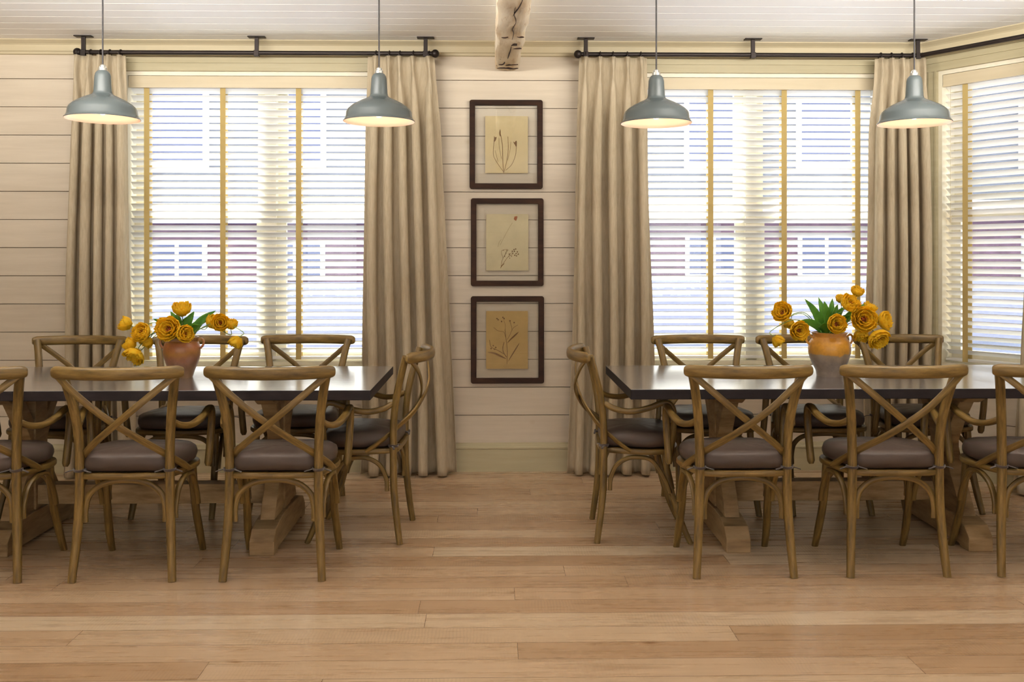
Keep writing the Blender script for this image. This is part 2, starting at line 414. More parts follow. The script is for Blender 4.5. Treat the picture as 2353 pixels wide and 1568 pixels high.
wb = board_wall('wall_back', CX-XL+.12, [(x0-XL, x0-XL+ww, WZ0, WZ1) for x0, ww in WIN]); wb.location = (XL, WALLY, 0)
wa = board_wall('wall_angled', ALEN, [(AW0, AW0+AWW, WZ0, WZ1)]); wa.location = (CX, WALLY, 0); wa.rotation_euler = (0, 0, -TH)
wl = board_wall('wall_left', WALLY-YB+.16, []); wl.location = (XL, YB, 0); wl.rotation_euler = (0, 0, math.pi/2)
wr = board_wall('wall_right', YR-YB, []); wr.location = (XR, YR, 0); wr.rotation_euler = (0, 0, -math.pi/2)
REAR_LEN = XR-XL
wf = board_wall('wall_front', REAR_LEN, [(XR-x0-ww, XR-x0, .66, 2.45) for x0, ww in REARW]); wf.location = (XR, YB, 0); wf.rotation_euler = (0, 0, math.pi)

def strip_profile(name, mat, L, prof, loc, rz):
    """moulding: profile in (y towards the room is negative, z), length L along x"""
    m = MB(); m.prism(prof, 0, L); o = m.build(name, mat, smooth=0); o.location = loc; o.rotation_euler = (0, 0, rz); return o
BASE = [(0, 0), (-.018, 0), (-.018, .138), (-.022, .142), (-.022, .150), (-.016, .156), (-.010, .172), (-.002, .178), (0, .178)]
CROWN = [(0, CEIL), (-.055, CEIL), (-.055, CEIL-.006), (-.03, CEIL-.022), (-.022, CEIL-.03), (-.022, CEIL-.066), (-.014, CEIL-.072), (-.014, CEIL-.084), (0, CEIL-.088)]
struct(strip_profile('baseboard_back', M['trim'], CX-XL-.02, BASE, (XL+.01, WALLY, 0), 0))
struct(strip_profile('baseboard_angled', M['trim'], ALEN, BASE, (CX, WALLY, 0), -TH))
struct(strip_profile('trim_1', M['crown'], CX-XL-.01, CROWN, (XL, WALLY, 0), 0))
struct(strip_profile('trim_2', M['crown'], ALEN, CROWN, (CX, WALLY, 0), -TH))

# ------------------------------------------------------------------ windows and blinds (local frame of the wall)
def window(name, x0, W, base, rz, units):
    root = empty(name, base, rz); struct(root)
    def loc(o): return o
    H = WZ1-WZ0
    f = MB()                                           # jamb box
    f.box(x0, 0.0, WZ0, x0+.03, .2, WZ1); f.box(x0+W-.03, 0.0, WZ0, x0+W, .2, WZ1)
    f.box(x0+.03, 0.0, WZ1-.03, x0+W-.03, .2, WZ1); f.box(x0+.03, 0, WZ0, x0+W-.03, .2, WZ0+.022)
    uw = (W-.06)/units
    for k in range(1, units): f.box(x0+.03+uw*k-.035, .08, WZ0+.022, x0+.03+uw*k+.035, .2, WZ1-.03)
    f.build('window_frame', M['sash'], root, smooth=0)
    c = MB()                                           # casing with stepped mouldings
    cw = .098
    for (a, b_) in ((x0-cw+.006, x0+.006), (x0+W-.006, x0+W+cw-.006)):
        if name == 'window_3' and a < 0: a = .004
        c.box(a, -.018, WZ0-.02, b_, 0, WZ1+.006); 
        inner = b_ if a < x0 else a
        s_ = -1 if a < x0 else 1
        c.box(min(inner, inner+s_*.014), -.024, WZ0, max(inner, inner+s_*.014), -.018, WZ1)
        c.box(min(inner+s_*.05, inner+s_*.056), -.022, WZ0, max(inner+s_*.05, inner+s_*.056), -.018, WZ1)
    xa, xb = x0-cw, x0+W+cw
    if name == 'window_3': xa = .006
    for z0, z1, d in ((0, .018, .026), (.018, .05, .018), (.05, .058, .026), (.058, .088, .02), (.088, .098, .034)):
        c.box(xa, -d, WZ1-.006+z0, xb, 0, WZ1-.006+z1)
    c.build('casing', M['trim'], root, smooth=0)
    s = MB(); s.box(xa+(.03 if name == 'window_3' else -.02), -.05, WZ0-.03, xb+.02, .08, WZ0+.002); s.box(xa+.01, -.018, WZ0-.11, xb, 0, WZ0-.03)
    s.build('sill', M['trim'], root, smooth=0, bevel=.004)
    zm = 1.572
    for k in range(units):
        a = x0+.03+uw*k+(0 if k == 0 else .035); b_ = x0+.03+uw*(k+1)-(0 if k == units-1 else .035)
        for z0, z1, y in ((zm-.025, WZ1-.03, .145), (WZ0+.022, zm+.022, .11)):
            q = MB(); st = .058 if y > .12 else .058
            q.box(a, y, z0, a+st, y+.03, z1); q.box(b_-st, y, z0, b_, y+.03, z1)
            q.box(a+st, y, z0, b_-st, y+.03, z0+(.05 if y > .12 else .075)); q.box(a+st, y, z1-.048, b_-st, y+.03, z1)
            o = q.build('sash', M['sash'], root, smooth=0)
            g = MB(); g.box(a+st-.004, y+.013, z0+.04, b_-st+.004, y+.017, z1-.04); g.build('pane', M['pane'], o, smooth=0)
    return root
def blind(x0, W, base, rz, tapes, label):
    root = empty('window_blind', base, rz); tag(root, label, 'window blind', 'white slatted blinds with tan tapes')
    a, b_ = x0+.038, x0+W-.038
    v = MB(); v.box(a-.004, .004, WZ1-.105, b_+.004, .018, WZ1-.032); v.box(a-.004, -.001, WZ1-.105, b_+.004, .004, WZ1-.096); v.build('valance', M['valance'], root, smooth=0)
    hr = MB(); hr.box(a, .022, WZ1-.088, b_, .07, WZ1-.034); hr.build('headrail', M['slat'], root, smooth=0)
    m = MB(); ang = math.radians(32); pitch = .0448; z = WZ1-.115; yc = .05
    rnd = random.Random(3); slots = 0
    while z > WZ0+.075:
        dz = rnd.uniform(-.0012, .0012); da = ang+rnd.uniform(-.03, .03)
        pr = []
        for k in range(5):
            s_ = -.025+.0125*k; cz = .0022*(1-(s_/.025)**2)
            pr.append((yc+s_*math.cos(da)+cz*math.sin(da), z+dz-s_*math.sin(da)+cz*math.cos(da)))
        pr += [(y_, z_-.0028) for y_, z_ in reversed(pr)]
        m.prism(pr, a, b_); z -= pitch
    m.build('slats', M['slat'], root, smooth=60)
    br = MB(); br.box(a, yc-.025, WZ0+.034, b_, yc+.025, WZ0+.05); br.build('bottom_rail', M['slat'], root, smooth=0, bevel=.003)
    for tx in tapes:
        tp = MB(); tp.box(tx-.0165, yc-.0265, WZ0+.034, tx+.0165, yc-.0253, WZ1-.1); tp.box(tx-.0165, yc+.0253, WZ0+.034, tx+.0165, yc+.0265, WZ1-.09)
        tp.box(tx-.0165, yc-.0265, WZ0+.0325, tx+.0165, yc+.0265, WZ0+.0338)
        tp.build('tape', M['tape'], root, smooth=0)
    cd = MB(); cx = b_-.11
    cd.sweep([(cx, yc-.03, WZ1-.1), (cx, yc-.03, WZ1-.9)], .002, .002, sub=1, n=6, sq=1); cd.sweep([(cx, yc-.03, WZ1-.9), (cx, yc-.03, WZ1-.94)], .009, .009, sub=1, n=8, sq=1)
    if label.startswith('narrow'):
        for v_ in range(len(cd.v)): cd.v[v_] = (cd.v[v_][0]-(cx-a-.035), cd.v[v_][1], cd.v[v_][2])
    cd.build('pull_cord', M['valance'], root)
    return root
YT = WALLY+.024
tx = lambda px: at(px, 600, YT).x
window('window_1', WIN[0][0], WIN[0][1], (0, WALLY, 0), 0, 2)
window('window_2', WIN[1][0], WIN[1][1], (0, WALLY, 0), 0, 2)
window('window_3', AW0, AWW, (CX, WALLY, 0), -TH, 1)
blind(WIN[0][0], WIN[0][1], (0, WALLY, 0), 0, [tx(337), tx(512), tx(686), tx(862)], 'lowered white slatted blind with tan tapes behind the left dining table, filling the left window')
blind(WIN[1][0], WIN[1][1], (0, WALLY, 0), 0, [tx(1464), tx(1633), tx(1802), tx(1971)], 'lowered white slatted blind with tan tapes behind the right dining table')
blind(AW0, AWW, (CX, WALLY, 0), -TH, [.262, .73, 1.05], 'narrow white slatted blind with pale tape in the angled wall at the right edge')

# ------------------------------------------------------------------ curtain rods and curtains
RY = WALLY-.13; RZ = 2.562
def bracket(m, x, y):
    m.box(x-.052, y-.024, CEIL-.006, x+.052, y+.024, CEIL)
    m.box(x-.012, y-.008, RZ+.012, x+.012, y+.008, CEIL-.006)
    m.box(x-.015, y-.017, RZ-.022, x+.015, y+.017, RZ+.014)
def rod(pts, brs, fins, label):
    root = empty('curtain_rod', (pts[0][0], pts[0][1], RZ)); tag(root, label, 'curtain rod', 'black ceiling-mounted curtain rods')
    o_ = Vector(root.location)
    m = MB(); m.sweep([Vector(p)-o_ for p in pts], .026, .026, ref=(0, 0, 1), n=12, sq=1, sub=1); m.build('pole', M['iron'], root)
    for x, y in brs:
        b_ = MB(); bracket(b_, x, y); b_.v = [tuple(Vector(q)-o_) for q in b_.v]; b_.build('bracket', M['iron'], root, smooth=0, bevel=.002)
    for x, y in fins:
        k = MB(); k.ball((x-o_.x, y-o_.y, 0), .025, 14, 9); k.build('finial', M['iron'], root)
rx = lambda px: at(px, 120, RY).x
LRx0, LRx1 = rx(178), rx(1000)
rod([(LRx0, RY, RZ), (LRx1, RY, RZ)], [(rx(192), RY), (rx(590), RY), (rx(978), RY)], [(LRx0, RY), (LRx1, RY)], 'black iron curtain rod over the left window, knob at each end')
bx_ = rx(2112)
RRx0 = rx(1328)
ae = 2.2
rod([(RRx0, RY, RZ), (bx_, RY, RZ), (bx_+UX*ae, RY+UY*ae, RZ)], [(rx(1346), RY), (rx(1730), RY), (rx(2109), RY)], [(RRx0, RY)], 'black iron curtain rod bending round the corner over the right-hand windows')

def curtain(xt0, xt1, xb0, xb1, n, seed, label, origin=(0, 0), rz=0, zb=.012, group='linen curtain panels'):
    """pinch-pleated panel; x in the wall's frame, hanging from the rod"""
    rnd = random.Random(seed)
    root = empty('curtain', (origin[0], origin[1], 0), rz); tag(root, label, 'curtain', group)
    NU, NV = n*22, 60
    ztop = 2.540
    cen = [(k+.5)/n+rnd.uniform(-.12, .12)/n for k in range(n)]
    am_ = [rnd.uniform(.75, 1.2) for _ in range(n+1)]; ph = [rnd.uniform(-.5, .5) for _ in range(n+2)]
    vv = []; fs = []; uvs = []
    for j in range(NV+1):
        v = j/NV; z = ztop+(zb-ztop)*v
        e = v**.85
        xl = xt0+(xb0-xt0)*e; xr = xt1+(xb1-xt1)*e
        bl = min(1, max(0, (v-.035)/.16)); bl = bl*bl*(3-2*bl)
        for i in range(NU+1):
            u = i/NU
            # header: narrow tall pleats with flat cloth between
            dmin = min(range(n), key=lambda k: abs(u-cen[k])); dd = (u-cen[dmin])*n
            pw_ = .09+.10*min(1.6, abs(v-.036)/.036); ptop = math.exp(-(dd/pw_)**2)*.058-math.exp(-(dd/(pw_*.35))**2)*.020*min(1, abs(v-.036)/.03)
            kf = u*n; ki = int(min(n-1, kf)); fr = kf-ki
            a = am_[ki]*(1-fr)+am_[ki+1]*fr
            q = 2*math.pi*(kf+ph[ki]*.25*(1-fr)+ph[ki+1]*.25*fr+.12*math.sin(5*v+ki)*v)
            body = .040*a*math.cos(q-math.pi)+.005*math.sin(2*q+1.3+2*v)
            y = (1-bl)*ptop+bl*body*(1+.35*v)
            x = xl+(xr-xl)*u+bl*.012*math.sin(2*q)*a
            x += .008*math.sin(7*v+seed)*v
            vv.append((x, -y, z+(.004*math.sin(q) if j == NV else 0)))
            
    for j in range(NV):
        for i in range(NU):
            p = j*(NU+1)+i; fs.append((p, p+1, p+NU+2, p+NU+1)); uvs.append(None)
    m = MB(); m.add(vv, fs, uvs); cl = m.build('cloth', M['linen'], root, smooth=180)
    sd = cl.modifiers.new('thickness', 'SOLIDIFY'); sd.thickness = .0028; sd.offset = 0
    # bottom hem stitched line
    for k in range(n):
        x = xt0+(xt1-xt0)*cen[k]
        r_ = MB(); r_.sweep([(x+.003*math.sin(a_), .027*math.cos(a_), RZ+.027*math.sin(a_)-.011) for a_ in [2*math.pi*q_/14 for q_ in range(14)]], .005, .007, ref=(1, 0, 0), n=6, sub=1, closed=True, sq=1)
        r_.build('ring', M['iron'], root)
cxx = lambda px: at(px, 300, RY).x
curtain(cxx(171), cxx(289), cxx(143), cxx(302), 5, 1, 'linen curtain at the far left, left of the left window', (0, RY))
curtain(cxx(845), cxx(998), cxx(830), cxx(1044), 5, 2, 'linen curtain between the left window and the framed pictures', (0, RY))
curtain(cxx(1331), cxx(1486), cxx(1309), cxx(1504), 5, 3, 'linen curtain just right of the framed pictures, left of the right window', (0, RY))
curtain(cxx(2010), cxx(2128), cxx(1994), cxx(2146), 5, 5, 'linen curtain hanging in the corner behind the rightmost pendant lamp', (0, RY))
ox, oy = bx_, RY
curtain(.72, 1.15, .56, 1.25, 6, 6, 'linen curtain on the angled wall, just its edge showing at the right', (ox, oy), -TH)

# ------------------------------------------------------------------ hewn beam
def beam():
    rnd = random.Random(11)
    root = empty('ceiling_beam', (.09, WALLY-.03, CEIL)); tag(root, 'whitewashed rough-hewn wooden beam under the ceiling above the framed pictures', 'beam')
    L = 6.6; NY_, NXc = 110, 9
    zb = -.178
    m = MB(); vv = []; fs = []; mi = []
    hole = (4, None)
    jh = int(NY_*.72/L+.5)*1
    # ring of section points: bottom row NXc+1, then sides
    def sec(j):
        yy = -(j/NY_)*L
        xo = -.010+.018*(-yy/1.6 if -yy < 1.6 else 1+(-yy-1.6)*.05)
        wj = .070+.008*min(1, -yy/1.6)
        pts = []
        for i in range(NXc+1):
            u = i/NXc*2-1
            pts.append((xo+u*wj+rnd.uniform(-.002, .002)+(.004*math.sin(j*.7) if i in (0, NXc) else 0), yy, zb+.012*(abs(u)**6)+rnd.uniform(-.003, .003)+.003*math.sin(j*.9)))
        for s_ in (1, -1):
            for k in ((.66, .33, 0) if s_ == 1 else (0, .33, .66)):
                pts.append((xo+s_*(wj+.003)+rnd.uniform(-.002, .002), yy, zb*k+(.001 if k else 0)))
        return pts
    n = NXc+1+6
    for j in range(NY_+1): vv += sec(j)
    for j in range(NY_):
        for i in range(n): fs.append((j*n+i, j*n+(i+1) % n, (j+1)*n+(i+1) % n, (j+1)*n+i))
    fs.append(tuple(range(n))); fs.append(tuple(NY_*n+i for i in range(n-1, -1, -1)))
    m.add(vv, fs)
    m.build('beam_body', M['beam'], root, smooth=30)
    ch = MB()                                           # mortise and splits: solid dark shapes, the shade inside put into the colour
    def cut(x0, y0, x1, y1): ch.box(x0, y0, zb-.0042, x1, y1, zb+.02)
    cut(.004, -.74, .036, -.69)
    ch2 = MB()
    for pts, w_ in (([(-.012, -.30), (-.006, -.42), (.002, -.56), (.006, -.66)], .007), ([(-.07, -.06), (-.02, -.07), (.02, -.05), (.058, -.06)], .02),
                    ([(-.062, -.16), (-.04, -.17), (-.03, -.22), (-.03, -.30), (-.055, -.33)], .010), ([(-.02, -.14), (.02, -.17), (.055, -.17)], .010),
                    ([(.006, -.80), (.012, -.95), (.004, -1.05), (.018, -1.2), (.006, -1.35), (.012, -1.5)], .004), ([(-.05, -.86), (-.015, -.87)], .014), ([(.03, -.88), (.068, -.87)], .012),
                    ([(.012, -.60), (.04, -.61), (.062, -.60)], .01), ([(.03, -1.62), (.05, -1.63), (.08, -1.62)], .012), ([(.0, -1.3), (.03, -1.5), (.045, -1.7)], .006)):
        ch2.sweep([(x, y, zb+.001) for x, y in pts], w_, .011, ref=(0, 0, 1), n=8, sub=4, taper=lambda t_: .35+.65*math.sin(math.pi*min(1, max(0, t_))))
    ch.build('mortise', M['hole'], root, smooth=0); ch2.build('split', M['hole'], root)
beam()

# ------------------------------------------------------------------ pendant lamps
def pendant(px, rimy, label, first=None):
    Y = 4.55; p = at(px, rimy, Y)
    if first:
        o = copy_tree(first); o.location = p; tag(o, label, 'pendant lamp', 'grey enamel pendant lamps')
        return o
    root = empty('pendant_lamp', p); tag(root, label, 'pendant lamp', 'grey enamel pendant lamps')
    out = [(.171, 0), (.1715, .004), (.167, .007), (.160, .020), (.156, .045), (.150, .058), (.135, .072), (.112, .087), (.085, .101), (.062, .111), (.050, .117), (.044, .124), (.043, .130)]
    m = MB(); m.lathe(out, 48); m.build('shade', M['shade'], root, smooth=60)
    m = MB(); m.lathe([(r-.003 if i else r-.001, z-.0025 if i else z-.0005) for i, (r, z) in enumerate(out)], 48); m.build('reflector', M['lampwhite'], root, smooth=60)
    m = MB(); m.lathe([(.0425, .128), (.0415, .135), (.037, .205), (.034, .218), (.026, .229), (.0185, .233), (.0005, .234)], 32); m.build('neck', M['shade'], root, smooth=50)
    m = MB(); m.lathe([(.02, .232), (.02, .244), (.012, .247), (.012, .256), (.006, .262), (.0005, .262)], 20)
    m.sweep([(-.015, 0, .236), (-.014, 0, .252), (0, 0, .262), (.014, 0, .252), (.015, 0, .236)], .004, .004, n=6, sq=1); m.build('cord_grip', M['galv'], root)
    m = MB(); m.ball((0, 0, .055), .030, 18, 12, sz=1.15); m.lathe([(.016, .085), (.015, .125)], 16); m.build('bulb', M['bulb'], root, smooth=180)
    h = CEIL-p.z
    m = MB(); m.sweep([(0, 0, .258), (0, 0, .75 if False else h-.02)], .0075, .0075, sub=1, n=8, sq=1); m.build('cord', M['cord'], root)
    m = MB(); m.lathe([(.0005, h-.03), (.03, h-.026), (.055, h-.012), (.058, h)], 24); m.build('ceiling_rose', M['shade'], root, smooth=50)
    l = bpy.data.lights.new('bulb_light', 'POINT'); l.energy = 1.7; l.color = (1, .56, .38); l.shadow_soft_size = .03
    lo = bpy.data.objects.new('bulb_light', l); C.objects.link(lo); lo.parent = root; lo.location = (0, 0, .012)
    return root
pd = pendant(236, 274, 'grey enamel pendant lamp on black cord, leftmost of the four')
pendant(871, 280, 'grey enamel pendant lamp in front of the curtain left of the framed pictures', pd)
pendant(1508, 284, 'grey enamel pendant lamp hanging just right of the framed pictures, by the right window', pd)
pendant(2101, 284, 'grey enamel pendant lamp in front of the corner curtain, rightmost of the four', pd)

# ------------------------------------------------------------------ framed pressed flowers
def picture(x0, y0, x1, y1, paper, pm, art, label):
    FY = WALLY-.001
    a = at(x0, y1, FY-.02); b_ = at(x1, y0, FY-.02)
    cxp, czp = (a.x+b_.x)/2, (a.z+b_.z)/2; W, H = b_.x-a.x, b_.z-a.z
    root = empty('picture_frame', (cxp, FY, a.z)); tag(root, label, 'picture frame', 'framed pressed plants on the wall')
    t_ = .034; d0, d1 = -.026, -.002
    m = MB(); hw = W/2
    # mitred rounded frame: outer rounded rectangle minus the inner rectangle
    def rr_(hw_, z0, z1, r, n=5):
        pts = []
        for cx_, cz_, a0 in ((hw_-r, z1-r, 0), (-hw_+r, z1-r, 90), (-hw_+r, z0+r, 180), (hw_-r, z0+r, 270)):
            for k in range(n+1):
                an = math.radians(a0+90*k/n); pts.append((cx_+r*math.cos(an), cz_+r*math.sin(an)))
        return pts
    o_ = rr_(hw, 0, H, .014); i_ = rr_(hw-t_, t_, H-t_, .0015); n = len(o_)
    vv = [(x, d1, z) for x, z in o_]+[(x, d0, z) for x, z in o_]+[(x, d0, z) for x, z in i_]+[(x, d1, z) for x, z in i_]
    fs = []
    for k in range(n):
        k2 = (k+1) % n
        for r_ in range(4): fs.append((r_*n+k, r_*n+k2, ((r_+1) % 4)*n+k2, ((r_+1) % 4)*n+k))
    m.add(vv, fs); m.build('frame', M['frame'], root, smooth=30, bevel=.002)
    g = MB(); g.box(-hw+t_-.003, -.0215, t_-.003, hw-t_+.003, -.0200, H-t_+.003); g.build('glass', M['pglass'], root, smooth=0)
    pa = at(paper[0], paper[3], FY-.016); pb = at(paper[2], paper[1], FY-.016)
    px0, px1, pz0, pz1 = pa.x-cxp, pb.x-cxp, pa.z-a.z, pb.z-a.z
    p = MB(); p.box(px0, -.0175, pz0, px1, -.0165, pz1); po = p.build('paper', pm, root, smooth=0)
    S = MB(); R_ = MB()
    pw, ph_ = px1-px0, pz1-pz0
    def q(u, v): return (px0+u*pw, -.0182, pz0+v*ph_)
    for kind, pts, wd in art:
        if kind == 's': S.sweep([q(*e) for e in pts], wd, .0008, ref=(0, 1, 0), n=6, sub=4, sq=1)
        elif kind == 'l': S.sweep([q(*e) for e in pts], wd, .0008, ref=(0, 1, 0), n=6, sub=5, sq=1, taper=lambda t_: .08+.92*math.sin(math.pi*t_)**.8)
        elif kind in 'br':
            for e in pts: (S if kind == 'b' else R_).ball((q(*e)[0], -.0182, q(*e)[2]), wd, 8, 5)
    for mb in (S, R_): mb.v = [(x, max(-.0195, min(-.0176, y)), z) for x, y, z in mb.v]
    S.build('pressed_plant', M['pressed'], root)
    if R_.v: R_.build('pressed_petal', M['pressed_red'], root)
art1 = [('s', [(.43, .0), (.41, .25), (.40, .5), (.36, .68)], .0042), ('s', [(.43, .02), (.28, .18), (.19, .32), (.20, .5), (.22, .58)], .0032),
        ('s', [(.44, .02), (.50, .2), (.54, .42), (.53, .64)], .0032), ('s', [(.48, .05), (.62, .15), (.71, .32), (.73, .48)], .0034),
        ('s', [(.38, .25), (.33, .45), (.32, .62)], .0020), ('s', [(.52, .22), (.58, .4), (.60, .55)], .0020), ('s', [(.30, .2), (.23, .4)], .002),
        ('l', [(.22, .55), (.235, .60), (.26, .635)], .014), ('l', [(.20, .55), (.22, .60), (.21, .65)], .008), ('l', [(.35, .64), (.345, .70), (.35, .77)], .011),
        ('l', [(.73, .46), (.715, .52), (.73, .57)], .016), ('l', [(.72, .47), (.68, .53), (.66, .55)], .007)]
art2 = [('s', [(.34, .04), (.42, .14), (.52, .24), (.62, .28)], .0028), ('s', [(.35, .05), (.38, .18), (.46, .30), (.50, .38)], .0024),
        ('s', [(.33, .45), (.42, .58), (.55, .76), (.62, .84)], .0014), ('l', [(.34, .05), (.38, .09), (.44, .13)], .006),
        ('s', [(.40, .22), (.36, .34), (.46, .37), (.54, .36)], .0022), ('s', [(.52, .24), (.58, .30), (.66, .33)], .002), ('s', [(.28, .42), (.31, .5), (.36, .55)], .0016),
        ('b', [(.63, .30), (.67, .34), (.71, .30), (.74, .33), (.68, .27), (.72, .26), (.66, .37), (.76, .29), (.62, .34), (.55, .29), (.70, .38)], .0042),
        ('b', [(.47, .31), (.44, .25), (.5, .35), (.41, .36), (.56, .22), (.6, .25)], .0030), ('r', [(.69, .94), (.71, .92), (.68, .915), (.72, .945), (.70, .90)], .0065)]
art3 = [('s', [(.50, .08), (.51, .3), (.48, .5), (.45, .68)], .0034), ('l', [(.49, .17), (.35, .22), (.2, .27), (.03, .29)], .013), ('l', [(.50, .44), (.6, .52), (.72, .60), (.78, .64)], .010),
        ('l', [(.52, .12), (.62, .24), (.74, .38), (.8, .45)], .008), ('s', [(.49, .2), (.42, .28), (.40, .36), (.43, .46)], .005), ('s', [(.42, .26), (.28, .32), (.12, .38), (.08, .5)], .0036),
        ('s', [(.46, .55), (.42, .64), (.28, .66), (.18, .72)], .0024), ('s', [(.50, .5), (.58, .6), (.64, .7), (.76, .76)], .0026), ('s', [(.62, .66), (.60, .76), (.55, .84)], .0024), ('s', [(.45, .66), (.46, .76), (.42, .84)], .002),
        ('b', [(.26, .87), (.29, .85), (.40, .89), (.43, .87), (.37, .82), (.57, .83), (.67, .80), (.2, .34), (.23, .37), (.12, .35), (.17, .40)], .0046)]
picture(1079, 230, 1247, 434, (1115, 267, 1213, 398), M['paper1'], art1, 'dark framed pressed plant with three seed heads, topmost of the three on the wall')
picture(1082, 456, 1249, 658, (1117, 492, 1214, 622), M['paper2'], art2, 'dark framed pressed plant with a small red flower, middle of the three on the wall')
picture(1082, 681, 1250, 882, (1117, 715, 1213, 848), M['paper3'], art3, 'dark framed pressed leafy plant on golden paper, lowest of the three on the wall')

# ------------------------------------------------------------------ dining tables
TZ = .75; TY0, TY1 = 4.09, 5.01; TYC = 4.55
def dining_table(x0, x1, xs, label):
    xc = (x0+x1)/2
    root = empty('dining_table', (xc, TYC, 0)); tag(root, label, 'dining table', 'long trestle dining tables')
    hl = (x1-x0)/2; hd = (TY1-TY0)/2
    m = MB(); m.box(-hl, -hd, TZ-.044, hl, hd, TZ); m.mi[1] = 1; m.build('tabletop', [M['edge'], M['top']], root, smooth=0, bevel=.003)
    for tx_ in xs:
        x = tx_-xc; w_ = .055
        ft = [(-.345, 0), (-.345, .062), (-.30, .108), (-.22, .128), (-.12, .135), (.12, .135), (.22, .128), (.30, .108), (.345, .062), (.345, 0), (.27, 0), (.25, .012), (-.25, .012), (-.27, 0)]
        f = MB(); f.prism(ft, x-w_, x+w_); f.build('trestle_foot', M['trestle'], root, smooth=0, bevel=.004)
        f = MB(); f.prism([(-.31, TZ-.044), (-.31, TZ-.066), (-.27, TZ-.085), (-.25, TZ-.092), (.25, TZ-.092), (.27, TZ-.085), (.31, TZ-.066), (.31, TZ-.044)], x-.042, x+.042); f.build('top_cleat', M['trestle'], root, smooth=0, bevel=.003)
        f = MB(); f.box(x-.042, -.06, .135, x+.042, .06, TZ-.092); f.build('post', M['trestle'], root, smooth=0, bevel=.003)
        for s_ in (-1, 1):
            lo = [(s_*.06, .135), (s_*.235, .13), (s_*.20, .20), (s_*.13, .30), (s_*.085, .40), (s_*.06, .45)]
            f = MB(); f.prism(lo if s_ > 0 else lo[::-1], x-.034, x+.034); f.build('lower_brace', M['trestle'], root, smooth=0, bevel=.003)
            up = [(s_*.06, .42), (s_*.085, .47), (s_*.15, .57), (s_*.22, TZ-.092), (s_*.14, TZ-.092), (s_*.06, .56)]
            f = MB(); f.prism(up if s_ > 0 else up[::-1], x-.034, x+.034); f.build('upper_brace', M['trestle'], root, smooth=0, bevel=.003)
    f = MB(); f.box(xs[0]-xc+.04, -.04, .156, xs[1]-xc-.04, .04, .248); f.build('stretcher', M['trestle'], root, smooth=0, bevel=.003)
    return root
dining_table(-2.70, -.533, (-2.20, -1.03), 'long dark-topped trestle dining table on the left, a rust-brown jar on it')
dining_table(.594, 2.72, (1.095, 2.19), 'long dark-topped trestle dining table on the right, an ochre and grey jar on it')

